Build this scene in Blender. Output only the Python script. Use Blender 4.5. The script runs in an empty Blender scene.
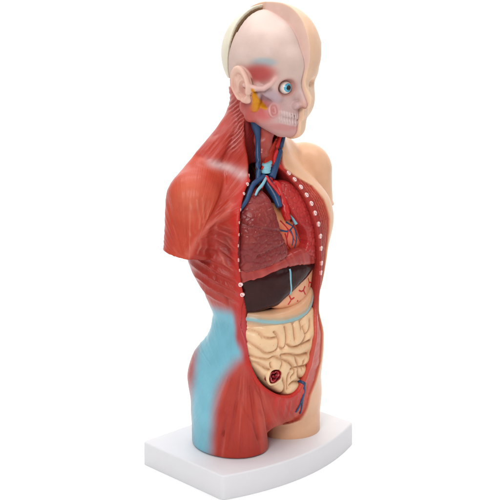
import bpy, math, time
import numpy as np
from mathutils import Vector
S = 0.12            # metres per model unit (the base plate is 12 cm wide)
sc = bpy.context.scene

# ---------------------------------------------------------------- camera
cam_d = bpy.data.cameras.new('camera'); cam = bpy.data.objects.new('camera', cam_d); sc.collection.objects.link(cam)
CAM = Vector((-3.9605, -3.9650, 2.3179))
cam.location = CAM * S
cam.rotation_euler = Vector((0.68845, 0.68931, -0.22557)).to_track_quat('-Z', 'Y').to_euler()
cam_d.angle = 0.45; cam_d.clip_start = .01; cam_d.clip_end = 100
sc.camera = cam
sc.render.resolution_x = sc.render.resolution_y = 1024

# ---------------------------------------------------------------- light: a white studio
world = bpy.data.worlds.new('World'); sc.world = world; world.use_nodes = True
bg = world.node_tree.nodes['Background']
bg.inputs[0].default_value = (1, 1, 1, 1); bg.inputs[1].default_value = WORLD_STR = .24
def area(name, loc, target, sx, sy, power, col=(1, 1, 1)):
    l = bpy.data.lights.new(name, 'AREA'); l.shape = 'RECTANGLE'; l.size = sx * S; l.size_y = sy * S
    l.energy = power * S * S; l.color = col
    o = bpy.data.objects.new(name, l); sc.collection.objects.link(o)
    o.location = Vector(loc) * S
    o.rotation_euler = (Vector(target) - Vector(loc)).to_track_quat('-Z', 'Y').to_euler()
    return o
area('overhead_softbox', (.4, .4, 7.0), (1.2, 1.2, 0), 9, 9, 330)
area('backdrop_softbox', (.5, .5, 5.6), (4, 4, 1.5), 7, 2, 260)
area('key_softbox', (-5.2, -3.2, 4.6), (0, 0, 1.2), 2.4, 2.4, 225)
area('fill_softbox', (1.8, -6.0, 3.2), (0, 0, 1.2), 2.4, 2.8, 30)
vs = sc.view_settings; vs.view_transform = 'Standard'; vs.look = 'None'; vs.exposure = 0; vs.gamma = 1
QUAL = 1.0
# ---------------------------------------------------------------- field maths (units: one base width)
def sst(a, b, x):
    t = np.clip((x - a) / (b - a), 0, 1)
    return t * t * (3 - 2 * t)
def smin(a, b, k):
    h = np.clip(.5 + .5 * (b - a) / k, 0, 1)
    return b + (a - b) * h - k * h * (1 - h)
def smax(a, b, k): return -smin(-a, -b, k)
def ell(x, y, z, c, r):
    px, py, pz = (x - c[0]) / r[0], (y - c[1]) / r[1], (z - c[2]) / r[2]
    q = np.sqrt(px * px + py * py + pz * pz) + 1e-9
    g = np.sqrt((px / r[0]) ** 2 + (py / r[1]) ** 2 + (pz / r[2]) ** 2) + 1e-9
    return q * (q - 1) / g
def cone(x, y, z, a, b, ra, rb):
    a = np.array(a, float); b = np.array(b, float); d = b - a
    t = np.clip(((x - a[0]) * d[0] + (y - a[1]) * d[1] + (z - a[2]) * d[2]) / (d @ d), 0, 1)
    return np.sqrt((x - a[0] - t * d[0]) ** 2 + (y - a[1] - t * d[1]) ** 2 + (z - a[2] - t * d[2]) ** 2) - (ra + (rb - ra) * t)
def tube_d(x, y, z, pts):
    f = None
    for p, q in zip(pts[:-1], pts[1:]):
        g = cone(x, y, z, p[:3], q[:3], p[3], q[3])
        f = g if f is None else np.minimum(f, g)
    return f
def poly_d(px, py, poly):
    # signed distance to a closed polygon, negative inside
    P = np.array(poly, np.float64); Q = np.roll(P, -1, 0)
    d = np.full(px.shape, 1e9); ins = np.zeros(px.shape, bool)
    for (ax, ay), (bx, by) in zip(P, Q):
        ex, ey = bx - ax, by - ay; wx, wy = px - ax, py - ay
        t = np.clip((wx * ex + wy * ey) / (ex * ex + ey * ey + 1e-12), 0, 1)
        d = np.minimum(d, (wx - ex * t) ** 2 + (wy - ey * t) ** 2)
        if ay != by:
            ins ^= ((ay > py) != (by > py)) & (px < (bx - ax) * (py - ay) / (by - ay) + ax)
    return np.sqrt(d) * np.where(ins, -1, 1)
def smooth_poly(poly, n=3):
    P = np.array(poly, float)
    for _ in range(n):
        Q = np.roll(P, -1, 0); R = np.empty((2 * len(P), 2))
        R[0::2] = .75 * P + .25 * Q; R[1::2] = .25 * P + .75 * Q; P = R
    return P
def hash3(i, j, k, s=0):
    h = (i * 374761393 + j * 668265263 + k * 2147483647 + s * 1274126177) & 0xffffffff
    h = ((h ^ (h >> 13)) * 1274126177) & 0xffffffff
    return ((h ^ (h >> 16)) & 0xffff) / 65535.
def vnoise(x, y, z, s=0):
    xi, yi, zi = np.floor(x).astype(np.int64), np.floor(y).astype(np.int64), np.floor(z).astype(np.int64)
    u, v, w = x - xi, y - yi, z - zi
    u, v, w = u * u * (3 - 2 * u), v * v * (3 - 2 * v), w * w * (3 - 2 * w)
    r = 0
    for a in (0, 1):
        for b in (0, 1):
            for c in (0, 1):
                r = r + (u if a else 1 - u) * (v if b else 1 - v) * (w if c else 1 - w) * hash3(xi + a, yi + b, zi + c, s)
    return r * 2 - 1
def fbm(x, y, z, s=0, o=3):
    return sum(vnoise(x * 2 ** i, y * 2 ** i, z * 2 ** i, s + i) * .5 ** i for i in range(o))
def worley(x, z, s=0):
    # two nearest distances and id of the cell, unit cells
    xi, zi = np.floor(x).astype(np.int64), np.floor(z).astype(np.int64)
    d1 = np.full(x.shape, 9.); d2 = d1.copy(); cid = np.zeros(x.shape)
    for a in (-1, 0, 1):
        for b in (-1, 0, 1):
            i, j = xi + a, zi + b
            px, pz = i + .1 + .8 * hash3(i, j, 0, s), j + .1 + .8 * hash3(i, j, 7, s)
            d = np.hypot(x - px, z - pz); m = d < d1
            d2 = np.where(m, d1, np.minimum(d2, d)); cid = np.where(m, hash3(i, j, 3, s), cid); d1 = np.where(m, d, d1)
    return d1, d2, cid

# ---------------------------------------------------------------- the body
TZ = np.array([0.00, .10, .20, .35, .50, .60, .70, .80, .90, 1.0, 1.1, 1.2, 1.3, 1.38, 1.46, 1.54, 1.62, 1.72])
TA = np.array([.36, .365, .370, .372, .350, .31, .280, .300, .352, .385, .40, .40, .385, .35, .27, .19, .14, .13])
TB = np.array([.23, .245, .27, .30, .29, .268, .25, .275, .30, .32, .32, .315, .29, .25, .20, .165, .15, .145])
TC = np.array([-.04, -.045, -.05, -.045, -.08, -.115, -.115, -.09, -.065, -.05, -.05, -.05, -.045, -.04, -.03, -.02, -.03, -.045])
_k = np.exp(-np.linspace(-2.2, 2.2, 23) ** 2); _k /= _k.sum()
_zz = np.linspace(-.3, 2.1, 481)
def _sm(t): return np.convolve(np.pad(np.interp(_zz, TZ, t), 11, mode='edge'), _k, 'valid')
_A, _B, _C = _sm(TA), _sm(TB), _sm(TC)
def loft(x, y, z, n=2.25):
    a, b, c = np.interp(z, _zz, _A), np.interp(z, _zz, _B), np.interp(z, _zz, _C)
    dy = y - c
    r = ((np.abs(x) / a) ** n + (np.abs(dy) / b) ** n) ** (1 / n) + 1e-6
    p = np.sqrt(x * x + dy * dy)
    return p * (1 - 1 / r) * .93
def body_full(x, y, z):
    ax = np.abs(x)
    f = loft(x, y, z)
    f = smax(f, .10 - z, .10)                                    # the trunk ends in a bulge between the thighs
    leg = np.hypot((ax - .195) / .188, (y + .045) / .228)
    leg = (leg - 1) * .20
    leg = smax(leg, z - .33, .16)
    f = smin(f, leg, .045)
    # buttocks, chest, belly
    f = smin(f, ell(ax, y, z, (.18, .07, .37), (.16, .14, .18)), .06)
    f = smin(f, ell(ax, y, z, (.17, -.20, 1.20), (.185, .12, .16)), .08)
    # trapezius
    tr = cone(ax, y, z, (.02, .03, 1.66), (.33, .03, 1.405), .11, .117)
    f = smin(f, tr, .07)
    # deltoid and upper arm
    zt = z + np.where(x < 0, .05, .0) * sst(.15, .35, ax) - .015 
    xa = ax - np.where(x > 0, .016, .010)
    arm = cone(xa, y, zt, (.385, -.01, 1.385), (.457, -.01, 1.02), .148, .116)
    cut = zt - np.where(x < 0, 1.094 - .20 * (.7071 * (x - y) + .25), 1.185 - .10 * y)
    arm = smax(arm - .007 * np.exp(-(cut / .014) ** 2), -cut, .010)
    f = smin(f, arm, .030)
    f = smax(f, -z + .0, .01)
    return f
# ---------------------------------------------------------------- meshing
def nets(F, lo, hi, h, near=2.2):
    """naive surface nets over a narrow band, then vertices are pulled onto the field"""
    lo = np.array(lo, float); n = np.ceil((np.array(hi) - lo) / h / 4).astype(int) * 4 + 1
    c = 4; nc = (n - 1) // c + 1
    X, Y, Z = [lo[i] + np.arange(nc[i]) * h * c for i in range(3)]
    gx, gy, gz = np.meshgrid(X, Y, Z, indexing='ij')
    G = F(gx.ravel(), gy.ravel(), gz.ravel()).reshape(nc)
    V = np.repeat(np.repeat(np.repeat(G, c, 0), c, 1), c, 2)[c // 2:, c // 2:, c // 2:][:n[0], :n[1], :n[2]].astype(np.float32)
    V = np.pad(V, [(0, n[i] - V.shape[i]) for i in range(3)], mode='edge')
    idx = np.nonzero(np.abs(V) < near * h * c)
    for k in range(0, len(idx[0]), 400000):
        i, j, l = idx[0][k:k + 400000], idx[1][k:k + 400000], idx[2][k:k + 400000]
        V[i, j, l] = F(lo[0] + i * h, lo[1] + j * h, lo[2] + l * h)
    V[0] = V[-1] = 1; V[:, 0] = V[:, -1] = 1; V[:, :, 0] = V[:, :, -1] = 1
    sgn = V < 0
    acc = {}
    m = n - 1
    cnt = np.zeros(m, np.float32); P = [np.zeros(m, np.float32) for _ in range(3)]
    edges = []
    for ax in range(3):
        a = [slice(None)] * 3; b = [slice(None)] * 3; a[ax] = slice(0, -1); b[ax] = slice(1, None)
        x = sgn[tuple(a)] != sgn[tuple(b)]
        e = np.argwhere(x)
        v0 = V[e[:, 0], e[:, 1], e[:, 2]]; f = e.copy(); f[:, ax] += 1; v1 = V[f[:, 0], f[:, 1], f[:, 2]]
        t = v0 / (v0 - v1); pt = e.astype(np.float32); pt[:, ax] += t
        o1, o2 = [k for k in range(3) if k != ax]
        quad = []
        for d1, d2 in ((0, 0), (1, 0), (1, 1), (0, 1)):
            q = e.copy(); q[:, o1] -= d1; q[:, o2] -= d2; quad.append(q)
        ok = np.all([np.all((q >= 0) & (q < m), 1) for q in quad], 0)
        for q in quad:
            qq = q[ok]; fl = np.ravel_multi_index(qq.T, m)
            cnt.reshape(-1)[:] += np.bincount(fl, minlength=cnt.size).astype(np.float32) if False else 0
            np.add.at(cnt.reshape(-1), fl, 1)
            for k in range(3): np.add.at(P[k].reshape(-1), fl, pt[ok, k])
        flip = (v0 < 0)[ok]
        if ax == 1: flip = ~flip
        Q = np.stack([np.ravel_multi_index(q[ok].T, m) for q in quad], 1)
        Q[~flip] = Q[~flip][:, ::-1]
        edges.append(Q)
    Q = np.concatenate(edges); u, inv = np.unique(Q, return_inverse=True); Q = inv.reshape(-1, 4)
    c_ = cnt.reshape(-1)[u]
    W = np.stack([P[k].reshape(-1)[u] / c_ for k in range(3)], 1) * h + lo
    # a surface facing outwards: the field grows along the normal
    for _ in range(2):
        e = h * .4
        f0 = F(*W.T)
        g = np.stack([F(*(W + np.eye(3)[k] * e).T) - F(*(W - np.eye(3)[k] * e).T) for k in range(3)], 1) / (2 * e)
        st = -(f0 / np.maximum((g * g).sum(1), .2))[:, None] * g
        L = np.linalg.norm(st, axis=1, keepdims=True); W += st * np.minimum(1, h * .5 / np.maximum(L, 1e-9))
    N = g / np.maximum(np.linalg.norm(g, axis=1, keepdims=True), 1e-6)
    return W, Q, N

def lin(c):
    c = np.array(c, float) / 255.
    return np.where(c <= .04045, c / 12.92, ((c + .055) / 1.055) ** 2.4)
def put(col, w, c):
    # lay paint of sRGB colour c with coverage w over an array of linear colours
    w = np.clip(w, 0, 1)[:, None]; return col * (1 - w) + w * lin(c)
ALL = []
def link(o, parent=None):
    sc.collection.objects.link(o)
    if parent is not None: o.parent = parent
    return o
def make(name, W, Q, mat, parent=None, col=None, extra=None, flat=False):
    me = bpy.data.meshes.new(name)
    W = np.asarray(W, np.float32) * S
    if isinstance(Q, np.ndarray):
        me.vertices.add(len(W)); me.vertices.foreach_set('co', W.ravel())
        me.loops.add(Q.size); me.loops.foreach_set('vertex_index', Q.astype(np.int32).ravel())
        me.polygons.add(len(Q)); me.polygons.foreach_set('loop_start', np.arange(0, Q.size, Q.shape[1], dtype=np.int32))
        me.update(calc_edges=True); me.validate()
    else:
        me.from_pydata(W.tolist(), [], [list(q) for q in Q]); me.update()
    me.polygons.foreach_set('use_smooth', np.full(len(me.polygons), not flat))
    if col is not None:
        a = me.color_attributes.new('paint', 'FLOAT_COLOR', 'POINT')
        c = np.ones((len(W), 4), np.float32); c[:, :3] = np.clip(col, 0, 1); a.data.foreach_set('color', c.ravel())
    if extra is not None:
        a = me.attributes.new('grain', 'FLOAT_VECTOR', 'POINT'); a.data.foreach_set('vector', np.ascontiguousarray(extra[:, :3], np.float32).ravel())
        a = me.attributes.new('grain_weight', 'FLOAT', 'POINT'); a.data.foreach_set('value', np.ascontiguousarray(extra[:, 3], np.float32))
    me.materials.append(mat)
    return link(bpy.data.objects.new(name, me), parent)
def solid(name, F, lo, hi, h, mat, parent=None, colf=None, disp=None, grain=None, relax=0):
    t = time.time()
    W, Q, N = nets(F, lo, hi, h)
    if disp is not None: W2 = W + N * disp(W[:, 0], W[:, 1], W[:, 2], N)[:, None]
    else: W2 = W
    col = colf(W[:, 0], W[:, 1], W[:, 2], N) if colf is not None else None
    g = grain(W[:, 0], W[:, 1], W[:, 2], N) if grain is not None else None
    o = make(name, W2, Q, mat, parent, col, g)
    print('built', name, len(W), round(time.time() - t, 1), 's')
    return o
def tube_mesh(name, pts, mat, parent, seg=10, col=None, twist=0):
    # a round tube along smoothed points (x, y, z, r)
    P = np.array(pts, float)
    for _ in range(2):
        if len(P) > 2:
            R = [P[0]]
            for a, b in zip(P[:-1], P[1:]): R += [.75 * a + .25 * b, .25 * a + .75 * b]
            R.append(P[-1]); P = np.array(R)
    V, Fc = [], []
    for i, p in enumerate(P):
        t = P[min(i + 1, len(P) - 1), :3] - P[max(i - 1, 0), :3]; t /= np.linalg.norm(t) + 1e-9
        a = np.cross(t, [.3, .2, .93] if abs(t[2]) < .9 else [1, .1, 0]); a /= np.linalg.norm(a); b = np.cross(t, a)
        for k in range(seg):
            w = 2 * math.pi * k / seg; V.append(p[:3] + p[3] * (a * math.cos(w) + b * math.sin(w)))
    n = len(P)
    for i in range(n - 1):
        for k in range(seg):
            k2 = (k + 1) % seg; Fc.append((i * seg + k, i * seg + k2, (i + 1) * seg + k2, (i + 1) * seg + k))
    V.append(P[0, :3]); V.append(P[-1, :3])
    for k in range(seg):
        k2 = (k + 1) % seg; Fc.append((n * seg, k2, k)); Fc.append((n * seg + 1, (n - 1) * seg + k, (n - 1) * seg + k2))
    return make(name, V, Fc, mat, parent, col)

# ---------------------------------------------------------------- materials
def mat(name, color=None, rough=.4, bump=None, grainy=None, spec=.4, coat=0, mottled=.06, sss=0):
    """painted or coloured plastic; colour from the 'paint' attribute when color is None"""
    m = bpy.data.materials.new(name); m.use_nodes = True; nt = m.node_tree; N = nt.nodes; L = nt.links
    b = N['Principled BSDF']; b.inputs['Roughness'].default_value = rough
    b.inputs['Specular IOR Level'].default_value = spec
    b.inputs['Coat Weight'].default_value = coat; b.inputs['Coat Roughness'].default_value = .25
    if sss:
        b.inputs['Subsurface Weight'].default_value = sss; b.inputs['Subsurface Radius'].default_value = (1, .5, .35)
        b.inputs['Subsurface Scale'].default_value = .004
    tc = N.new('ShaderNodeTexCoord')
    no = N.new('ShaderNodeTexNoise'); no.inputs['Scale'].default_value = 90; no.inputs['Detail'].default_value = 5
    L.new(tc.outputs['Object'], no.inputs['Vector'])
    mx = N.new('ShaderNodeMix'); mx.data_type = 'RGBA'; mx.blend_type = 'MULTIPLY'; mx.inputs['Factor'].default_value = 1
    if color is None:
        at = N.new('ShaderNodeAttribute'); at.attribute_name = 'paint'; L.new(at.outputs['Color'], mx.inputs['A'])
    else: mx.inputs['A'].default_value = (*lin(color), 1)
    mr = N.new('ShaderNodeMapRange'); mr.inputs['From Min'].default_value = .3; mr.inputs['From Max'].default_value = .7
    mr.inputs['To Min'].default_value = 1 - mottled; mr.inputs['To Max'].default_value = 1 + mottled
    L.new(no.outputs['Fac'], mr.inputs['Value']); L.new(mr.outputs['Result'], mx.inputs['B'])
    L.new(mx.outputs['Result'], b.inputs['Base Color'])
    hsum = None
    if bump:
        n2 = N.new('ShaderNodeTexNoise'); n2.inputs['Scale'].default_value = bump[0]; n2.inputs['Detail'].default_value = 4
        L.new(tc.outputs['Object'], n2.inputs['Vector'])
        bp = N.new('ShaderNodeBump'); bp.inputs['Strength'].default_value = bump[1]; bp.inputs['Distance'].default_value = .001
        L.new(n2.outputs['Fac'], bp.inputs['Height']); hsum = bp
    if grainy:
        ga = N.new('ShaderNodeAttribute'); ga.attribute_name = 'grain'
        n3 = N.new('ShaderNodeTexNoise'); n3.inputs['Scale'].default_value = grainy[0]; n3.inputs['Detail'].default_value = 3
        L.new(ga.outputs['Vector'], n3.inputs['Vector'])
        bp2 = N.new('ShaderNodeBump'); bp2.inputs['Strength'].default_value = grainy[1]; bp2.inputs['Distance'].default_value = .001
        L.new(n3.outputs['Fac'], bp2.inputs['Height'])
        gw = N.new('ShaderNodeAttribute'); gw.attribute_name = 'grain_weight'
        mm = N.new('ShaderNodeMath'); mm.operation = 'MULTIPLY'; mm.inputs[1].default_value = grainy[1]
        L.new(gw.outputs['Fac'], mm.inputs[0]); L.new(mm.outputs[0], bp2.inputs['Strength'])
        if hsum: L.new(hsum.outputs['Normal'], bp2.inputs['Normal'])
        hsum = bp2
    if hsum: L.new(hsum.outputs['Normal'], b.inputs['Normal'])
    rr = N.new('ShaderNodeMapRange'); rr.inputs['To Min'].default_value = rough - .08; rr.inputs['To Max'].default_value = rough + .1
    L.new(no.outputs['Fac'], rr.inputs['Value']); L.new(rr.outputs['Result'], b.inputs['Roughness'])
    return m
M_BODY = mat('painted_muscle_plastic', None, .32, (260, .12), (1, .30), .24)
M_HEAD = mat('painted_bone_plastic', None, .40, (300, .10), None, .25)
M_ORG = mat('painted_organ_plastic', None, .28, (300, .14), None, .32)
M_LIVER = mat('dark_glossy_liver', (50, 19, 18), .2, (70, .45), None, .20, 0, .25)
M_BASE = mat('white_base_plastic', (222, 221, 224), .5, (500, .04), None, .25, 0, .012)
M_BLUE = mat('blue_vein_plastic', (38, 66, 104), .35, (200, .2), None, .4, 0, .2)
M_RED = mat('red_artery_plastic', (190, 32, 32), .35, (200, .2), None, .4, 0, .15)
M_PALEBLUE = mat('pale_blue_plastic', (128, 182, 196), .4, (200, .2), None, .4, 0, .1)
M_SHEET = mat('white_studio_sheet', (250, 250, 250), .8, None, None, .0, 0, .002)
# ---------------------------------------------------------------- setting: white studio sheet, floor swept up into a backdrop
def sheet():
    prof = [(-12, -.1281)] + [(y, -.1281) for y in (-5, 0, 2.5)]
    for k in range(1, 13):
        a = k / 12 * math.pi / 2; prof.append((2.5 + 3 * math.sin(a), -.1281 + 3 * (1 - math.cos(a))))
    prof.append((5.5, 9))
    V = []; F = []
    for (y, z) in prof:
        # the sweep runs square to the line of sight
        for t in (-26, 26):
            V.append((t * .7071 + y * .7071, -t * .7071 + y * .7071, z))
    for i in range(len(prof) - 1): F.append((2 * i, 2 * i + 1, 2 * i + 3, 2 * i + 2))
    o = make('studio_backdrop', V, F, M_SHEET); o['kind'] = 'structure'
sheet()

model = bpy.data.objects.new('anatomical_torso_model', None); sc.collection.objects.link(model)
model.location = (0, 0, -.1275 * S); model.empty_display_size = .02
model['label'] = 'painted plastic anatomy torso, half skin and half muscle, chest open, on a white base'
model['category'] = 'anatomical model'
def tomodel(o):
    o.parent = model; o.matrix_parent_inverse.identity(); o.location = (0, 0, .1275 * S); return o

# ---------------------------------------------------------------- base plate
def base_poly():
    P = [(-.5, .305), (-.5, -.305)]
    for k in range(1, 24):
        t = k / 24; P.append((-.5 + t, -.305 - .105 * (1 - (2 * t - 1) ** 2)))
    P += [(.5, -.305), (.5, .305)]
    return P
BP = base_poly()
def base_round():
    # rounded corners
    out = []; n = len(BP)
    for i, p in enumerate(BP):
        p = np.array(p); a = np.array(BP[i - 1]) - p; b = np.array(BP[(i + 1) % n]) - p
        if np.linalg.norm(a) > .2 or np.linalg.norm(b) > .2:
            ra = min(.028, np.linalg.norm(a) * .45); rb = min(.028, np.linalg.norm(b) * .45)
            a = a / np.linalg.norm(a) * ra; b = b / np.linalg.norm(b) * rb
            for k in range(7):
                t = k / 6; out.append(tuple(p + a * (1 - t) ** 2 + b * t ** 2))
        else: out.append(tuple(p))
    return np.array(out)
def base():
    P = base_round(); n = len(P)
    T = np.roll(P, -1, 0) - np.roll(P, 1, 0); T /= np.linalg.norm(T, axis=1, keepdims=True)
    Nn = np.stack([T[:, 1], -T[:, 0]], 1)
    if ((Nn * P).sum(1)).mean() < 0: Nn = -Nn
    rings = [(-.0008, -.1275), (0, -.1262), (-.0005, -.06)]
    for k in range(7):
        a = k / 6 * math.pi / 2; rings.append((-.002 - .010 * (1 - math.cos(a)), -.010 + .010 * math.sin(a)))
    V = []; F = []
    for off, z in rings:
        for p, m in zip(P, Nn): V.append((*(p + m * off), z))
    for i in range(len(rings) - 1):
        for k in range(n):
            k2 = (k + 1) % n; F.append((i * n + k2, i * n + k, (i + 1) * n + k, (i + 1) * n + k2))
    F.append(tuple(range(n))); F.append(tuple((len(rings) - 1) * n + k for k in range(n))[::-1])
    o = make('base', [(1.014 * a, 1.02 * b, c) for a, b, c in V], F, M_BASE)
    import bmesh
    bm = bmesh.new(); bm.from_mesh(o.data); bmesh.ops.recalc_face_normals(bm, faces=bm.faces); bm.to_mesh(o.data); bm.free()
    for p in o.data.polygons:
        if len(p.vertices) > 4: p.use_smooth = False
    return o
tomodel(base())

# ---------------------------------------------------------------- torso
OPEN = smooth_poly([(-0.165, 1.451), (-0.208, 1.427), (-0.251, 1.389), (-0.298, 1.334), (-0.335, 1.259), (-0.343, 1.146), (-0.318, 1.024), (-0.301, .933), (-0.277, .851), (-0.262, .715), (-0.270, .593), (-0.270, .518), (-0.239, .436), (-0.191, .38), (-0.115, .325), (-0.029, .300), (.033, .335), (.065, .399), (.088, .466), (.10, .561), (.135, .681), (.165, .774), (.172, .872), (.165, .984), (.147, 1.08), (.118, 1.185), (.097, 1.264), (.080, 1.338), (.055, 1.396), (.025, 1.45), (-.014, 1.49), (-.074, 1.50)], 2)
BZ = np.array([-.2, .09, .114, .262, .333, .433, .521, .624, .712, .80, 1.20, 1.30, 1.374, 1.428, 1.478, 1.561, 1.70, 1.9])
BX = np.array([.00, .02, .11, .135, .179, .216, .214, .225, .222, .245, .245, .222, .172, .081, .018, .045, .06, .06])
def skin_side(x, y, z):
    """signed: positive on the skin-covered half, distance to its edge"""
    b = np.interp(z, BZ, BX); front = sst(.02, -.06, y)
    return x - b * front
def seg_d(s, z, pts):
    d = np.full(s.shape, 9.)
    for (a, b), (c, e) in zip(pts[:-1], pts[1:]):
        dx, dz = c - a, e - b; t = np.clip(((s - a) * dx + (z - b) * dz) / (dx * dx + dz * dz), 0, 1)
        d = np.minimum(d, np.hypot(s - a - t * dx, z - b - t * dz))
    return d
# depth of the near rim by height
RZ = np.array([.4, .52, .6, .715, .85, .93, 1.02, 1.15, 1.26, 1.33, 1.39, 1.45])
RY = np.array([-.30, -.28, -.266, -.24, -.249, -.251, -.255, -.275, -.273, -.25, -.223, -.206])
NECKCAV = smooth_poly([(-.035, 1.74), (.10, 1.72), (.155, 1.66), (.10, 1.58), (.06, 1.50), (.03, 1.44), (-.01, 1.44), (-.005, 1.52), (-.03, 1.62)], 2)   # (s, z)
def torso_f(x, y, z):
    f = body_full(x, y, z)
    sk = skin_side(x, y, z)
    s = .7071 * (x - y)
    dp = poly_d(x, z, OPEN)
    # skin stands proud of the flesh
    outer = sst(-.05, -.03, f)
    f = f - .011 * sst(-.006, .006, sk) * outer + .004
    # raised lip around the opening
    ry = np.interp(z, RZ, RY)
    f = f - .008 * np.exp(-((dp - .012) / .012) ** 2) * sst(.0, -.05, y) * np.where(x < -.1, sst(ry + .07, ry + .03, y), 1)
    # chest and belly cavity
    cav = smax(dp, y - .02, .03)
    core = body_full(x * 1.08, y * 1.0, np.clip(z, .3, 1.45)) + .06
    f0 = body_full(x, y, z)
    f = smax(f, -cav, .012)
    ry = np.interp(z, RZ, RY)
    wall = smax(np.abs(f0 + .020) - .016, np.maximum(np.maximum(ry + .025 - y, x + .10), z - 1.27), .01)
    f = np.minimum(f, smax(wall, poly_d(x, z, OPEN) - .05, .01))
    # throat hollow on the muscle side
    nd = poly_d(s, z, NECKCAV)
    nc = smax(smax(nd, y + .085, .02), sk + .01, .01)
    f = smax(f, -nc, .012)
    return f
LIPS = None
BLUE = smooth_poly([(-.22, .745), (-.127, .775), (-.06, .750), (.03, .70), (.03, .583), (-.05, .56), (-.111, .504), (-.168, .408), (-.194, .313), (-.205, .202), (-.212, -.05), (-.325, -.05), (-.315, .151), (-.300, .304), (-.285, .414), (-.262, .538), (-.30, .635), (-.30, .73)], 2)
DELT = smooth_poly([(-.223, 1.543), (-.139, 1.495), (-.118, 1.44), (-.155, 1.328), (-.215, 1.226), (-.257, 1.15), (-.292, 1.06), (-.50, 1.05), (-.46, 1.301), (-.40, 1.455), (-.298, 1.55)], 2)
def fib(s, z, cs, cz, fa, fr, seed, mode=0):
    # fibres fanning from (cs, cz): upwards, downwards or towards the front
    a = np.arctan2(s - cs, z - cz) if mode == 0 else np.arctan2(s - cs, cz - z) if mode == 1 else np.arctan2(z - cz, s - cs); r = np.hypot(s - cs, z - cz)
    n = vnoise(a * fa, r * fr, r * 0 + seed, seed) + .5 * vnoise(a * fa * 2.1, r * fr * 1.3, r * 0, seed + 9)
    return n, np.stack([a * fa * 3, r * fr * 2, r * 0 + seed], 1)
def regions(x, y, z):
    s = .7071 * (x - y)
    mus = sst(.006, -.006, skin_side(x, y, z))
    dd = poly_d(s, z, DELT); delt = sst(.012, -.012, dd) * (x < 0)
    thigh = sst(.50, .42, z) * (1 - delt)
    neck = sst(1.46, 1.54, z) * (1 - delt)
    chest = (1 - delt) * (1 - thigh) * (1 - neck)
    return s, mus, dd, delt, thigh, neck, chest
PT = [(-.30, 1.10), (-.262, 1.165), (-.20, 1.235), (-.122, 1.290), (-.09, 1.33)]
NAPE = [(-.085, 1.80), (-.062, 1.72), (-.055, 1.66), (-.085, 1.60)]
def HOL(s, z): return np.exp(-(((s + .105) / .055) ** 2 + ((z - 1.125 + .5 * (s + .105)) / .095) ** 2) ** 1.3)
STR = [(p, .0055, .0055, (222, 140, 118)) for p in ([(-.287, 1.335), (-.280, 1.27), (-.263, 1.21)], [(-.258, 1.36), (-.252, 1.29), (-.243, 1.228)], [(-.232, 1.375), (-.229, 1.255)], [(-.203, 1.355), (-.212, 1.27)], [(-.310, 1.30), (-.290, 1.20)], [(-.243, 1.18), (-.252, 1.11)], [(-.217, 1.19), (-.217, 1.10)], [(-.197, 1.19), (-.190, 1.10)])]
STR += [(p, .0065, .006, (206, 112, 98)) for p in ([(-.185, 1.15), (-.14, 1.07), (-.09, 1.01)], [(-.175, 1.22), (-.12, 1.17), (-.075, 1.13)], [(-.16, 1.09), (-.11, 1.03)], [(-.122, 1.25), (-.085, 1.225), (-.05, 1.19)], [(-.15, 1.18), (-.10, 1.12), (-.07, 1.06)])]
STR += [(p, -.009, .006, (138, 40, 34)) for p in ([(-.040, .312), (-.003, .235), (.049, .09)], [(.028, .304), (.104, .12)], [(-.123, .26), (-.146, .13)], [(-.150, .90), (-.13, .85), (-.10, .80)], [(-.19, 1.0), (-.16, .94)])]
def WARP(s, z): return s + .007 * vnoise(s * 12, z * 22, s * 0, 77), z + .006 * vnoise(s * 12, z * 12, s * 0, 78), np.clip(.55 + .75 * vnoise(s * 30, z * 17, s * 0, 79), 0, 1)
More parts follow.
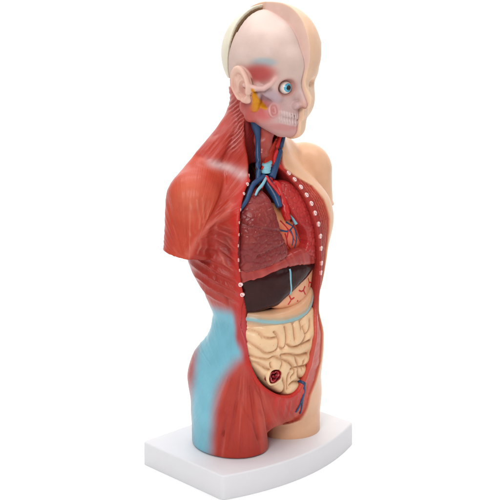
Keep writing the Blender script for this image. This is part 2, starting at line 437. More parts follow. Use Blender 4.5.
def torso_disp(x, y, z, N):
    s, mus, dd, delt, thigh, neck, chest = regions(x, y, z)
    near = sst(.25, .05, x)
    o = np.zeros(len(x))
    n, _ = fib(s, z, -.30, 1.02, 26, 3, 1); o += delt * (.0035 * n * sst(1.47, 1.3, z)) * sst(1.06, 1.12, z) * (.25 + .75 * sst(-.46, -.36, s))
    o -= .010 * np.exp(-(dd / .011) ** 2) * (x < 0) * sst(1.10, 1.2, z) * sst(1.50, 1.44, z)
    n, _ = fib(s, z, -.30, 1.16, 16, 4, 3, 2)
    pec = chest * sst(1.10, 1.2, z); o += pec * .0042 * n
    # serratus and ribs: slanting ridges down the flank
    q = (z + .42 * s) / .058
    ser = chest * sst(.78, .84, z) * sst(1.16, 1.10, z) * sst(-.33, -.22, s) * sst(-.03, -.09, s)
    saw = q - np.floor(q)
    o += ser * (.018 * (np.abs(saw - .5) * 2) ** 1.5 - .010 + .003 * vnoise(s * 50, z * 14, z * 0, 5))
    n, _ = fib(s, z, -.10, .40, 18, 3, 6); o += chest * sst(1.0, .9, z) * .002 * n
    n, _ = fib(s, z, -.02, .72, 24, 2.5, 8, 1); o += thigh * .0042 * n * sst(-.20, -.14, s)
    # tendon of the breast muscle crossing under the shoulder, and the hollow below it
    d = seg_d(s, z, PT); o += (1 - thigh) * .006 * np.exp(-(d / .014) ** 2)
    hol = HOL(s, z) * (x < .0); o -= .013 * hol
    n, _ = fib(s, z, -.34, 1.27, 22, 5, 33, 2); o += hol * .006 * n
    # strap muscles at the nape
    nm = np.exp(-(seg_d(s, z, NAPE) / .028) ** 2); o += nm * (.0032 * np.cos(2 * math.pi * (z - 1.0 * s + .006 * vnoise(s * 30, z * 30, s * 0, 2)) / .023) - .004)
    for pts, a in (([(-.01, .50), (.02, .42), (.061, .33), (.085, .23), (.108, .0)], .010), ([(-.03, .40), (-.071, .30), (-.113, .05)], .006), ([(0, .40), (.02, .25), (.062, .02)], .007)):
        d = seg_d(s, z, pts); o -= a * np.exp(-(d / .008) ** 2) * sst(-.25, -.1, s)
    # neck: long slanting cords
    n = vnoise((z - 1.1 * s) * 38, (z + s) * 5, z * 0, 11) + .5 * vnoise((z - 1.1 * s) * 80, (z + s) * 7, z * 0, 12)
    back = sst(-.01, -.05, s)
    o += neck * .0050 * n * back
    for pts, a in (([(-.045, 1.84), (-.02, 1.70), (.005, 1.56), (.015, 1.47)], .010), ([(-.06, 1.80), (-.075, 1.68), (-.10, 1.60), (-.13, 1.53)], .008)):
        d = seg_d(s, z, pts); o -= a * np.exp(-(d / .010) ** 2)
    # pubic slips under the opening
    dp = poly_d(x, z, OPEN)
    pub = sst(.14, .03, dp) * sst(.34, .30, z) * sst(-.20, -.12, x)
    o += pub * .004 * vnoise(x * 75, z * 9, z * 0, 15)
    # thin carved strands along the far cut edge
    far = sst(0, .02, x) * sst(.7, .85, z) * sst(.012, .02, dp)
    far = far * sst(.0, -.03, skin_side(x, y, z))
    o += far * .0022 * np.cos(dp * 2 * math.pi / .017)
    ws, wz, wk = WARP(s, z)
    for p, a, w_, _ in STR: o += .75 * a * wk * np.exp(-(seg_d(ws, wz, p) / w_) ** 2) * (x < .03)
    o *= .25 + .75 * sst(.006, .04, np.abs(dp))
    o += .0015 * fbm(x * 14, y * 14, z * 14, 21)
    o = o * sst(-.035, -.020, body_full(x, y, z))
    o = o * sst(.0, -.022, skin_side(x, y, z)) * (.15 + .85 * sst(.0, .05, z))
    return o * mus + (1 - mus) * .002 * fbm(x * 6, y * 6, z * 6, 4)
def torso_col(x, y, z, N):
    s, mus, dd, delt, thigh, neck, chest = regions(x, y, z)
    n1 = fbm(x * 5, y * 5, z * 5, 31); n2 = fbm(x * 16, y * 16, z * 16, 32)
    c = np.tile(lin((184, 62, 44)), (len(x), 1))
    c = put(c, .5 + .6 * n1, (168, 50, 38))
    c = put(c, chest * sst(1.35, 1.1, z) * .6, (156, 46, 40))
    c = put(c, delt * (.45 + .4 * n1), (204, 84, 58))
    c = put(c, delt * .5 * np.exp(-(((s + .30) / .07) ** 2 + ((z - 1.38) / .10) ** 2)), (218, 120, 92))
    c = put(c, chest * .55 * sst(.95, .78, z), (188, 84, 74))
    c = put(c, neck * .5 * sst(-.03, -.10, s) * sst(1.62, 1.75, z), (205, 120, 112))
    n, _ = fib(s, z, -.30, 1.02, 26, 3, 1); c = put(c, delt * .5 * sst(.35, .8, n) * sst(1.42, 1.3, z) * sst(-.34, -.28, s), (216, 130, 110))
    n = vnoise((z - 1.1 * s) * 38, (z + s) * 5, z * 0, 11); c = put(c, neck * .5 * sst(.2, .6, n) * sst(-.01, -.05, s) * sst(1.6, 1.66, z), (226, 160, 148))
    n, _ = fib(s, z, -.02, .72, 24, 2.5, 8, 1); c = put(c, thigh * .28 * sst(.25, .7, n), (206, 112, 98))
    c = put(c, thigh * .3 * sst(.0, -.5, n), (150, 46, 42))
    # white tendon over the collar bone
    d = seg_d(s, z, [(-.235, 1.530), (-.124, 1.500), (-.05, 1.468), (.02, 1.432)])
    c = put(c, .80 * np.exp(-(d / (.020 + .008 * sst(-.12, .0, s))) ** 2) * sst(-.25, -.17, s) * (y < .06), (206, 172, 170))
    hol = HOL(s, z) * (x < 0); c = put(c, hol * .8, (128, 36, 34)); n, _ = fib(s, z, -.34, 1.27, 22, 5, 33, 2); c = put(c, hol * .8 * sst(.35, .8, n), (200, 104, 92))  # dark red shading painted into the hollow, paler strands over it
    d = seg_d(s, z, PT); c = put(c, .55 * np.exp(-(d / .014) ** 2) * (x < 0), (208, 112, 98))
    nm = np.exp(-(seg_d(s, z, NAPE) / .028) ** 2); q = np.cos(2 * math.pi * (z - 1.0 * s + .006 * vnoise(s * 30, z * 30, s * 0, 2)) / .023)
    c = put(c, nm * .7 * (x < .02), (150, 50, 48)); c = put(c, nm * .6 * sst(.3, .9, q) * (x < .02), (224, 150, 140))
    c = put(c, .35 * np.clip(n2, 0, 1) * mus, (170, 56, 50))
    ws, wz, wk = WARP(s, z)
    for p, _, w_, k in STR: c = put(c, .42 * wk * np.exp(-(seg_d(ws, wz, p) / w_) ** 2) * (x < .03), k)
    # blue fascia
    bd = poly_d(s, z, BLUE)
    c = put(c, sst(.050, -.034, bd + .010 * n1) * .95, (116, 186, 204))
    # bright rim of the opening
    dp = poly_d(x, z, OPEN)
    ry = np.interp(z, RZ, RY)
    c = put(c, .92 * sst(.034, .020, np.abs(dp + .004)) * (y < .0) * sst(-.0, -.05, x - .05) * np.where(x < -.1, sst(ry + .095, ry + .055, y), 1), (184, 40, 32))
    far = sst(0, .02, x) * sst(.72, .85, z)
    c = put(c, far * .8 * sst(.09, .06, dp) * (y < 0), (158, 46, 42))
    c = put(c, far * .55 * sst(.3, .8, np.cos(dp * 2 * math.pi / .017)) * sst(.03, .045, dp) * (y < 0), (206, 120, 96))
    lowf = sst(.0, .06, x) * sst(.80, .66, z)
    c = put(c, lowf * .6 * (dp > 0) * (y < 0), (205, 88, 70))
    pub = sst(.16, .03, dp) * sst(.36, .30, z) * sst(-.20, -.10, x)
    c = put(c, pub * (.5 + .5 * vnoise(x * 75, z * 9, z * 0, 15)), (196, 52, 48))
    # skin
    sk = 1 - mus
    c = put(c, sk, (222, 172, 136)); c = put(c, sk * .5 * np.clip(.5 + n1, 0, 1), (226, 180, 148))
    c = put(c, mus * .5 * np.exp(-(skin_side(x, y, z) / .010) ** 2) * (y < 0), (190, 60, 46))
    # inside of the cavity
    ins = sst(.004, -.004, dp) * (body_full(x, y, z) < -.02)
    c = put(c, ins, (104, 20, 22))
    nd = poly_d(s, z, NECKCAV)
    c = put(c, sst(.0, -.012, nd) * mus * (z > 1.44) * (x < .08), (140, 46, 44))
    return c
def torso_grain(x, y, z, N):
    s, mus, dd, delt, thigh, neck, chest = regions(x, y, z)
    _, a = fib(s, z, -.30, 1.02, 26, 3, 1); _, b = fib(s, z, -.02, .72, 24, 2.5, 8, 1); _, p = fib(s, z, -.30, 1.16, 16, 4, 3, 2)
    k = np.stack([(z - 1.1 * s) * 110, (z + s) * 10, z * 0 + 50], 1)
    g = np.where((delt > .5)[:, None], a, np.where((thigh > .5)[:, None], b + 20, np.where((neck > .5)[:, None], k, p + 40)))
    w = sst(.0, .03, np.abs(dd)) * sst(0, .9, np.abs(thigh - .5) * 2) * sst(0, .9, np.abs(neck - .5) * 2) * sst(0, .03, np.abs(skin_side(x, y, z)))
    g = np.where((mus > .5)[:, None], g, np.stack([x, y, z], 1) * 12)
    return np.concatenate([g, (w * np.where(mus > .5, 1, .15))[:, None]], 1)
H = QUAL
torso = tomodel(solid('torso', torso_f, (-.62, -.45, -.02), (.62, .36, 1.88), .0049 * H, M_BODY, None, torso_col, torso_disp, torso_grain))
# ---------------------------------------------------------------- head: left half skin, right half skull and muscle
def head_base(x, y, z):
    ax = np.abs(x)
    f = ell(ax, y, z, (0, -.135, 2.045), (.226, .250, .240))
    f = smin(f, ell(ax, y, z, (0, -.215, 2.07), (.185, .160, .19)), .05)       # forehead
    f = smin(f, ell(ax, y, z, (0, -.205, 1.865), (.162, .140, .19)), .06)     # face block
    f = smin(f, cone(ax, y, z, (.128, -.125, 1.79), (.045, -.260, 1.690), .050, .045), .05)   # jaw
    f = smin(f, ell(ax, y, z, (0, -.290, 1.692), (.062, .048, .047)), .03)    # chin
    f = smin(f, ell(ax, y, z, (0, -.278, 1.765), (.085, .066, .065)), .03)    # muzzle
    return f
def face_skin(x, y, z):
    f = head_base(x, y, z)
    f = smin(f, cone(x, y, z, (.0, -.328, 1.965), (.14, -.285, 1.96), .024, .020), .03)
    f = smin(f, ell(x, y, z, (.120, -.248, 1.815), (.050, .050, .07)), .05)
    f = smin(f, cone(x, y, z, (0, -.325, 1.93), (0, -.378, 1.825), .018, .028), .02)
    f = smin(f, ell(x, y, z, (.028, -.355, 1.815), (.022, .026, .018)), .012)
    f = smax(f, -ell(x, y, z, (.090, -.350, 1.905), (.045, .05, .026)), .03)
    f = smin(f, ell(x, y, z, (.085, -.280, 1.902), (.034, .034, .026)), .008)
    f = smin(f, cone(x, y, z, (0, -.346, 1.772), (.05, -.320, 1.765), .013, .006), .008)
    f = smin(f, cone(x, y, z, (0, -.344, 1.748), (.045, -.320, 1.752), .014, .006), .008)
    # sculpted hair: a raised lock edge high on the brow
    hair = np.minimum(poly_d(y, z, [(-.30, 2.13), (-.20, 2.24), (.3, 2.5), (.5, 1.7), (.0, 1.72), (-.07, 1.86), (-.10, 1.95), (-.20, 2.02), (-.30, 2.06), (-.325, 2.10)]), 1)
    f = f - .009 * sst(.035, -.035, hair) - .004 * vnoise(y * 22, z * 22, x * 10, 3) * sst(.008, -.01, hair)
    return f - .011
EAR_C = (-.2150, -.170, 1.897)
def ear_f(x, y, z):
    # local: u runs backwards along the head, w up, v out of the skull
    u = (y - EAR_C[1]) + .18 * (z - EAR_C[2]) * -1; w = z - EAR_C[2]; v = -(x - EAR_C[0]) - .26 * u
    rr = np.hypot(u / np.where(w > 0, .046, .046 + .30 * w), w / np.where(w > 0, .090, .078)) 
    d_in = (rr - 1) * .050
    slab = smax(d_in, np.abs(v - .006) - .018, .012)
    helix = np.hypot((rr - .90) * .065, (v - .022)) - .0125
    helix = smax(helix, -(w + .055 + u * .6), .01)
    slab = smax(slab, -np.sqrt(((rr - .56) * .07) ** 2 + (v - .034) ** 2) + .020, .008)
    conch = np.sqrt((u + .012) ** 2 / .42 + (w + .010) ** 2 / 1.7 + (v - .030) ** 2) - .032
    f = smin(slab, helix, .010)
    f = smin(f, cone(u, v, w, (.022, .014, .042), (.018, .016, -.022), .0085, .008), .008)
    f = smax(f, -conch, .006)
    f = smin(f, cone(u, v, w, (-.038, .010, -.012), (-.034, .012, -.028), .012, .010), .01)
    f = smin(f, ell(u, v, w, (-.010, -.002, -.064), (.018, .012, .018)), .012)
    return f
def inset(x, y, z):
    # the skull half lies deeper than the skin half over brow and crown
    return .034 * sst(-.09, -.25, y) * sst(1.97, 2.10, z) * sst(-.19, -.05, x) + .022 * sst(2.02, 2.2, z)
def skull_side(x, y, z):
    s = .7071 * (x - y)
    f = head_base(x, y, z) + inset(x, y, z)
    f = smin(f, cone(x, y, z, (.02, -.322, 1.962), (-.140, -.270, 1.975), .022, .016), .03)
    # temple hollow
    f = smax(f, -ell(x, y, z, (-.262, -.235, 1.945), (.062, .095, .085)), .04)
    # nose with its wing
    f = smin(f, cone(x, y, z, (.0, -.325, 1.93), (.0, -.378, 1.812), .020, .027), .02)
    f = smin(f, ell(x, y, z, (-.032, -.350, 1.803), (.022, .028, .020)), .010)
    f = smax(f, -ell(x, y, z, (-.022, -.374, 1.786), (.012, .015, .009)), .006)
    # orbit
    f = smin(f, ell(x, y, z, (-.084, -.280, 1.893), (.066, .045, .058)), .02)
    f = smax(f, -ell(x, y, z, (-.082, -.342, 1.890), (.045, .056, .042)), .009)
    # cheek hollow under the arch
    f = smax(f, -ell(x, y, z, (-.180, -.245, 1.825), (.062, .085, .045)), .014)
    # hollow over the canine and under the lower teeth
    f = smax(f, -ell(x, y, z, (-.085, -.345, 1.815), (.030, .035, .028)), .02)
    f = smax(f, -ell(x, y, z, (-.075, -.335, 1.705), (.045, .030, .012)), .015)
    # cheek bone and arch
    ar = tube_d(x, y, z, [(-.110, -.290, 1.845, .022), (-.150, -.265, 1.868, .020), (-.178, -.225, 1.905, .012)])
    f = smin(f, ar, .018)
    ar = tube_d(x, y, z, [(-.222, -.185, 1.905, .012), (-.212, -.215, 1.896, .013), (-.196, -.245, 1.888, .014), (-.178, -.272, 1.890, .014), (-.152, -.292, 1.912, .014), (-.130, -.305, 1.940, .012)])
    f = smin(f, ar, .006)
    # coils of the cut cheek muscle
    for k, r in enumerate((.030, .014)):
        q = np.sqrt((np.hypot((s - .115) / .75, z - 1.782) - r) ** 2 + (x + y + .38) ** 2 * .25)
        f = smin(f, np.maximum(q - .0075, head_base(x, y, z) - .010), .004)
    # masseter
    f = smin(f, cone(x, y, z, (-.165, -.205, 1.85), (-.150, -.15, 1.745), .026, .028), .02)
    # jaw plate
    f = smin(f, cone(x, y, z, (-.115, -.20, 1.745), (-.045, -.305, 1.715), .030, .030), .02)
    # teeth: two rows
    a = s / .0135
    tooth = np.abs(np.sin(a * math.pi)) ** .7
    band = sst(.130, .160, s) * sst(.245, .225, s)
    zz = z + .008 + .22 * (s - .19); rowu = np.exp(-((zz - 1.764) / .013) ** 2); rowl = np.exp(-((zz - 1.734) / .012) ** 2)
    f = f - .011 * band * (rowu + rowl) * tooth + .004 * band * np.exp(-((zz - 1.749) / .004) ** 2)
    f = f - .006 * sst(.006, -.008, poly_d(s, z, PAROT)) * (y < -.05) * (1 + .6 * vnoise(x * 60, y * 60, z * 60, 5))
    return f
def cap_line(x, y, z):
    # positive behind the saw line of the skull cap, on the right half only
    bow = -.012 * np.sin((z - 1.9) * 14)
    return np.minimum(y - (-.108 + .085 * (2.285 - z) / .35 + bow), -x - .006)
def head_f(x, y, z):
    a = face_skin(x, y, z); b = skull_side(x, y, z)
    f = np.where(x > 0, np.maximum(a, -x * 1.0), b)
    # step between the halves
    b = b + .006 * np.exp(-((x + .006) / .004) ** 2) * (y < -.05)
    t = sst(-.004, .004, x); f = a * t + b * (1 - t)
    cl = cap_line(x, y, z); body = np.minimum(cl, z - 1.925)
    f = smax(f, np.minimum(body + .010, f + .06), .004)
    f = smin(f, smax(ear_f(x, y, z), x + .17, .01), .010)
    return f
def cap_f(x, y, z):
    b = head_base(x, y, z) - .002
    cl = cap_line(x, y, z); body = np.minimum(cl, z - 1.925)
    return smax(smax(b, -body, .005), -(b + .05), .005)
PAROT = smooth_poly([(.002, 1.893), (.022, 1.885), (.038, 1.845), (.058, 1.822), (.088, 1.790), (.072, 1.783), (.045, 1.795), (.038, 1.775), (.010, 1.768), (-.004, 1.79), (.012, 1.82), (.006, 1.85)], 2)
def head_col(x, y, z, N):
    s = .7071 * (x - y); n1 = fbm(x * 8, y * 8, z * 8, 51)
    c = np.tile(lin((206, 182, 172)), (len(x), 1))
    c = put(c, .6 * np.clip(.5 + n1, 0, 1), (204, 174, 164))
    c = put(c, sst(1.98, 1.80, z) * .75, (190, 152, 150))
    G = lambda a, b, ra, rb: np.exp(-(((s - a) / ra) ** 2 + ((z - b) / rb) ** 2) ** 2.2)
    c = put(c, .75 * G(.066, 2.014, .062, .024), (138, 166, 172))
    c = put(c, .92 * G(.045, 1.960, .085, .050), (172, 56, 54))
    c = put(c, .55 * G(.10, 1.845, .055, .040), (158, 142, 160))
    c = put(c, .80 * G(.060, 1.775, .065, .055), (196, 74, 72))
    c = put(c, .5 * G(.175, 1.70, .09, .02), (196, 120, 118))
    c = put(c, .55 * G(.262, 1.80, .02, .04), (214, 158, 140))
    c = put(c, .6 * G(.115, 1.785, .045, .04), (206, 150, 148))
    zz = z + .008 + .22 * (s - .19); band = sst(.130, .160, s) * sst(.245, .225, s) * sst(1.712, 1.722, zz) * sst(1.785, 1.775, zz)
    c = put(c, band * .5, (222, 202, 198))
    c = put(c, band * .4 * sst(.45, .1, np.abs(np.sin(s / .0135 * math.pi))), (196, 146, 142))
    d = seg_d(s, z, [(-.03, 1.907), (.0, 1.900), (.035, 1.890), (.067, 1.890), (.10, 1.912), (.124, 1.940)]); c = put(c, .75 * np.exp(-(d / .013) ** 2), (222, 176, 166))
    d = seg_d(s, z, [(.035, 1.872), (.067, 1.872), (.10, 1.885)]); c = put(c, .5 * np.exp(-(d / .010) ** 2), (120, 80, 86))  # shade of the recess beneath the arch, painted as a dark line
    r = np.hypot((s - .115) / .75, z - 1.782); an = np.arctan2(z - 1.782, s - .115); r = r + .0035 * np.sin(an * 2 + 1) + .0015 * vnoise(s * 90, z * 90, s * 0, 4); c = put(c, .6 * sst(.034, .026, r) * (y < -.1), (176, 92, 88)); c = put(c, .6 * (.45 - .55 * np.cos(an)) * np.exp(-((r - .029) / .006) ** 2), (226, 190, 184)); c = put(c, .6 * (.5 + .5 * np.cos(an)) * np.exp(-((r - .013) / .005) ** 2), (226, 180, 174))
    orb = sst(0.012, -.004, ell(x, y, z, (-.082, -.342, 1.890), (.043, .054, .040)))
    c = put(c, orb * .9, (172, 112, 104)); c = put(c, .5 * sst(.014, .0, np.abs(ell(x, y, z, (-.082, -.342, 1.890), (.049, .056, .046)))) * (y < -.2) * (z > 1.8), (190, 140, 130))
    c = put(c, .6 * sst(.016, .0, ell(x, y, z, (-.022, -.374, 1.786), (.016, .018, .012))), (150, 90, 80))
    c = put(c, .5 * np.exp(-((x + .006) / .004) ** 2) * (y < -.1), (176, 122, 108))
    low = sst(1.715, 1.69, z + .25 * (s - .2)); c = put(c, low * .35, (196, 116, 110))
    # yellow salivary gland is painted on
    c = put(c, sst(.006, -.004, poly_d(s, z, PAROT)) * (y < -.05), (204, 134, 22))
    # neck muscle behind the ear
    c = put(c, sst(-.055, -.095, s) * sst(1.96, 1.86, z), (206, 96, 86))
    # the ear
    e = sst(.008, -.002, ear_f(x, y, z)) * (x < -.17)
    c = put(c, e, (222, 182, 164)); c = put(c, e * .5 * np.clip(.5 + 1.4 * n1, 0, 1), (206, 146, 130))
    v_in = sst(.016, .030, -(x - EAR_C[0])) 
    c = put(c, e * .6 * sst(.032, .012, np.hypot((y - EAR_C[1] + .012) * 1.2, (z - EAR_C[2] + .012) * .6)), (178, 112, 98))  # ear bowl painted darker, its shade put into the colour
    low2 = sst(.045, .0, s + .3 * (z - 1.75)) * sst(1.85, 1.81, z) * (1 - e); c = put(c, low2 * .85, (186, 78, 70))
    # left half in skin colour
    sk = sst(-.006, .0, x)
    c = put(c, sk, (228, 190, 160)); c = put(c, sk * .5 * np.clip(.5 + n1, 0, 1), (224, 172, 140))
    c = put(c, .85 * sst(.007, .0, x) * sst(-.014, -.008, x) * sst(1.92, 2.02, z), (212, 178, 168))
    # shadow brown painted into the gap of the saw cut
    b = head_base(x, y, z); c = put(c, (b < -.018) * (x < -.005) * (cap_line(x, y, z) > -.02) * (z > 1.92), (58, 42, 32))
    return c
def cap_col(x, y, z, N):
    n1 = fbm(x * 8, y * 8, z * 8, 61)
    c = np.tile(lin((224, 216, 194)), (len(x), 1)); c = put(c, .5 * np.clip(.5 + n1, 0, 1), (212, 204, 184))
    return put(c, (head_base(x, y, z) < -.012) * 1., (168, 132, 98))
head = tomodel(solid('head', head_f, (-.32, -.47, 1.60), (.28, .16, 2.34), .0037 * H, M_HEAD, None, head_col))
cap = tomodel(solid('skull_cap', cap_f, (-.28, -.20, 1.88), (.03, .16, 2.33), .0045 * H, M_HEAD, None, cap_col))
def ball(name, c, r, mt, parent, sx=1, n=(24, 16), aim=None):
    V = []; F = []; a, b = n
    for j in range(b + 1):
        t = math.pi * j / b
        for i in range(a): V.append((r * math.sin(t) * math.cos(2 * math.pi * i / a), r * math.sin(t) * math.sin(2 * math.pi * i / a), r * math.cos(t) * sx))
    for j in range(b):
        for i in range(a): F.append((j * a + i, (j + 1) * a + i, (j + 1) * a + (i + 1) % a, j * a + (i + 1) % a))
    V = np.array(V)
    if aim is not None:
        q = Vector(aim).to_track_quat('Z', 'Y').to_matrix(); V = V @ np.array(q).T
    return make(name, V + np.array(c), F, mt, parent)
M_EYE = mat('eye_white', (226, 214, 206), .25, None, None, .5, .3, .02)
M_IRIS = mat('blue_iris', (70, 160, 190), .25, None, None, .5, .3, .05)
M_PUPIL = mat('black_pupil', (14, 12, 12), .2, None, None, .5, .3, .02)
def disc(name, c, aim, r, lift, mt, parent, R):
    # a shallow cap lying on the ball of radius R
    V = [(0, 0, R + lift)]; F = []
    for k in range(1, 5):
        for i in range(24):
            q = r * k / 4; V.append((q * math.cos(i * math.pi / 12), q * math.sin(i * math.pi / 12), math.sqrt(max(R * R - q * q, 0)) + lift * (1 if k < 4 else -.3)))
    for i in range(24): F.append((0, 1 + i, 1 + (i + 1) % 24))
    for k in range(3):
        for i in range(24): a = 1 + k * 24; F.append((a + i, a + 24 + i, a + 24 + (i + 1) % 24, a + (i + 1) % 24))
    q = np.array(Vector(aim).to_track_quat('Z', 'Y').to_matrix())
    return make(name, np.array(V) @ q.T + np.array(c), F, mt, parent)
EC = (-.066, -.306, 1.891); EA = (-.22, -1, .0)
eye = tomodel(ball('eyeball', EC, .032, M_EYE, None))
disc('iris', EC, EA, .0225, .0012, M_IRIS, eye, .032)
disc('pupil', EC, EA, .0145, .0028, M_PUPIL, eye, .032)
# ---------------------------------------------------------------- organs
def front_y(F, x, z, y0=-.50, steps=260, h=.0022):
    """first y met by the field F when walking back from the front"""
    x = np.atleast_1d(np.asarray(x, float)); z = np.atleast_1d(np.asarray(z, float)); y = np.full(x.shape, y0); done = np.zeros(x.shape, bool)
    for _ in range(steps):
        v = F(x, y, z); done |= v < 0
        if done.all(): break
        y = np.where(done, y, y + np.maximum(h, np.minimum(v * .5, .02)))
    return y
# depth of the uncut body's front, tabulated once
_gx = np.linspace(-.42, .42, 141); _gz = np.linspace(.12, 1.62, 201)
_X, _Z = np.meshgrid(_gx, _gz, indexing='ij')
_Y = front_y(body_full, _X.ravel(), _Z.ravel()).reshape(_X.shape)
_Y = np.where(_Y > -.02, -.02, _Y)
for _ in range(6):
    _Y[1:-1] = (_Y[:-2] + 2 * _Y[1:-1] + _Y[2:]) / 4; _Y[:, 1:-1] = (_Y[:, :-2] + 2 * _Y[:, 1:-1] + _Y[:, 2:]) / 4
def yf(x, z):
    i = np.clip((x + .42) / .84 * 140, 0, 139.999); j = np.clip((z - .12) / 1.5 * 200, 0, 199.999)
    a, b = i.astype(int), j.astype(int); u, v = i - a, j - b
    return (_Y[a, b] * (1 - u) + _Y[a + 1, b] * u) * (1 - v) + (_Y[a, b + 1] * (1 - u) + _Y[a + 1, b + 1] * u) * v
def slab(poly, ins, T, R, extra=None, grow=0.):
    def F(x, y, z):
        d = poly_d(x, z, poly) - grow
        w = y - yf(x, z) - ins
        f = smax(d, np.abs(w - T / 2) - T / 2, R)
        f = smax(f, body_full(x, y, z) + .022, .01)
        return extra(f, x, y, z) if extra else f
    return F
def bounds(poly, ins, T, pad=.02):
    P = np.array(poly); a, b = P.min(0) - pad, P.max(0) + pad
    return (a[0], -.42, a[1]), (b[0], .04, b[1])
def onto(F, pts, r, lift=0., off=None):
    P = []
    for a, b in zip(pts[:-1], pts[1:]):
        n = max(2, int(math.hypot(b[0] - a[0], b[1] - a[1]) / .012))
        P += [(a[0] + (b[0] - a[0]) * k / n, a[1] + (b[1] - a[1]) * k / n) for k in range(n)]
    P.append(pts[-1]); P = np.array(P)
    y = front_y(F, P[:, 0], P[:, 1]); n = len(P)
    rr = [r * (1 - .45 * k / n) if not isinstance(r, (list, tuple)) else r[0] + (r[1] - r[0]) * k / n for k in range(n)]
    return [(P[k, 0], y[k] - lift, P[k, 1], rr[k]) for k in range(n)]
def kids(src, parent):
    src.parent = parent; return src

# lungs
RL = smooth_poly([(-.175, 1.412), (-.128, 1.40), (-.104, 1.35), (-.100, 1.286), (-.088, 1.197), (-.053, 1.13), (-.030, 1.072), (-.060, 1.018), (-.14, 1.000), (-.23, .972), (-.315, .955), (-.325, 1.112), (-.318, 1.262), (-.270, 1.345), (-.222, 1.392)], 2)
LL = smooth_poly([(-.010, 1.418), (.045, 1.412), (.082, 1.365), (.108, 1.29), (.135, 1.211), (.163, 1.117), (.190, 1.044), (.218, .972), (.200, .966), (.130, 1.014), (.060, 1.046), (.068, 1.075), (.090, 1.107), (.068, 1.162), (.025, 1.21), (-.012, 1.268), (-.028, 1.325), (-.036, 1.385)], 2)
def lung_disp(fis, seed, fr=26.):
    def D(x, y, z, N):
        wx = x + .010 * vnoise(x * 20, z * 20, y * 0, 3); wz = z + .010 * vnoise(x * 20, z * 20, y * 0, 4)
        d1, d2, c = worley(wx * fr, wz * fr * .9, seed)
        o = -.0034 * np.exp(-((d2 - d1) / .11) ** 2) + .0022 * (c - .5)
        for p in fis:
            d = seg_d(x, z, p); o -= .007 * np.exp(-(d / .006) ** 2)
        return o * sst(-.1, -.5, N[:, 1]) + .0015 * fbm(x * 30, y * 30, z * 30, 7)
    return D
def lung_col(base, dark, light, seed, fr=26.):
    def Cf(x, y, z, N):
        wx = x + .010 * vnoise(x * 20, z * 20, y * 0, 3); wz = z + .010 * vnoise(x * 20, z * 20, y * 0, 4)
        d1, d2, c = worley(wx * fr, wz * fr * .9, seed)
        k = np.tile(lin(base), (len(x), 1)); k = put(k, .5 * c, light)
        n = fbm(x * 9, y * 9, z * 9, 8); k = put(k, .5 * np.clip(.5 + n, 0, 1), dark)
        k = put(k, .30 * np.exp(-((d2 - d1) / .10) ** 2), dark)
        sp = vnoise(x * 160, y * 160, z * 160, 5); return put(k, .5 * sst(.78, .9, sp), (196, 130, 96))
    return Cf
lung_r = slab(RL, .010, .18, .105); lung_l = slab(LL, .004, .13, .045)
o = tomodel(solid('lung', lung_r, *bounds(RL, 0, 0), .0048 * H, M_ORG, None, lung_col((138, 48, 46), (112, 34, 36), (156, 66, 60), 11, 34.), lung_disp([[(-.33, 1.245), (-.227, 1.214), (-.135, 1.193), (-.06, 1.165)], [(-.24, 1.075), (-.145, 1.108), (-.05, 1.135)]], 11, 34.)))
o['label'] = 'large maroon lung with cobbled surface and a cleft across it'
o = tomodel(solid('lung', lung_l, *bounds(LL, 0, 0), .0048 * H, M_ORG, None, lung_col((176, 44, 44), (146, 32, 34), (190, 66, 58), 12, 38.), lung_disp([], 12, 38.)))
o['label'] = 'narrow brighter red lung with a notch for the heart'
# heart
def heart_f(x, y, z):
    w = y - yf(x, z)
    f = smin(ell(x, w, z, (.0, .165, 1.150), (.118, .095, .125)), ell(x, w, z, (-.05, .150, 1.235), (.075, .06, .07)), .04)
    return smin(f, ell(x, w, z, (.058, .150, 1.09), (.062, .07, .055)), .04)
def heart_col(x, y, z, N):
    n = fbm(x * 10, y * 10, z * 10, 5)
    c = np.tile(lin((226, 118, 88)), (len(x), 1)); c = put(c, sst(1.17, 1.24, z + .03 * n), (234, 160, 112))
    return put(c, .55 * sst(1.16, 1.08, z + .04 * n), (204, 70, 54))
heart = tomodel(solid('heart', heart_f, (-.2, -.40, .98), (.14, .02, 1.36), .005 * H, M_ORG, None, heart_col))
hy = lambda p, r, nm, m_: tube_mesh(nm, onto(heart_f, p, r), m_, heart, 8)
for p in ([(-.065, 1.178), (-.03, 1.168), (-.007, 1.173), (.02, 1.186), (.045, 1.20)], [(-.007, 1.173), (.014, 1.132), (.012, 1.09)], [(-.024, 1.214), (.021, 1.185), (.05, 1.14), (.072, 1.100)], [(.035, 1.165), (.040, 1.12), (.030, 1.075)]):
    hy(p, .0052, 'coronary_vein', M_BLUE)
for p in ([(.02, 1.19), (.05, 1.165), (.078, 1.12)], [(-.04, 1.16), (-.02, 1.10), (.01, 1.07)], [(-.057, 1.225), (-.028, 1.190), (.000, 1.15), (.030, 1.11)], [(-.02, 1.175), (-.03, 1.13), (-.02, 1.09)], [(.01, 1.21), (.03, 1.215)]):
    hy(p, .0045, 'coronary_artery', M_RED)
def deep(pts, ins): return [(x, float(yf(np.array([x]), np.array([z]))[0]) + ins + r, z, r) for x, z, r in pts]
def big(nm, pts, ins, m_): return tomodel(tube_mesh(nm, deep(pts, ins), m_, None, 18))
big('aorta', [(-.060, 1.40, .018), (-.034, 1.405, .021), (-.020, 1.37, .024), (-.028, 1.31, .025), (-.034, 1.265, .023), (-.036, 1.23, .016)], .036, M_RED)
big('vena_cava', [(-.115, 1.44, .020), (-.085, 1.435, .026), (-.078, 1.39, .025), (-.074, 1.345, .020), (-.080, 1.30, .016)], .030, M_BLUE)
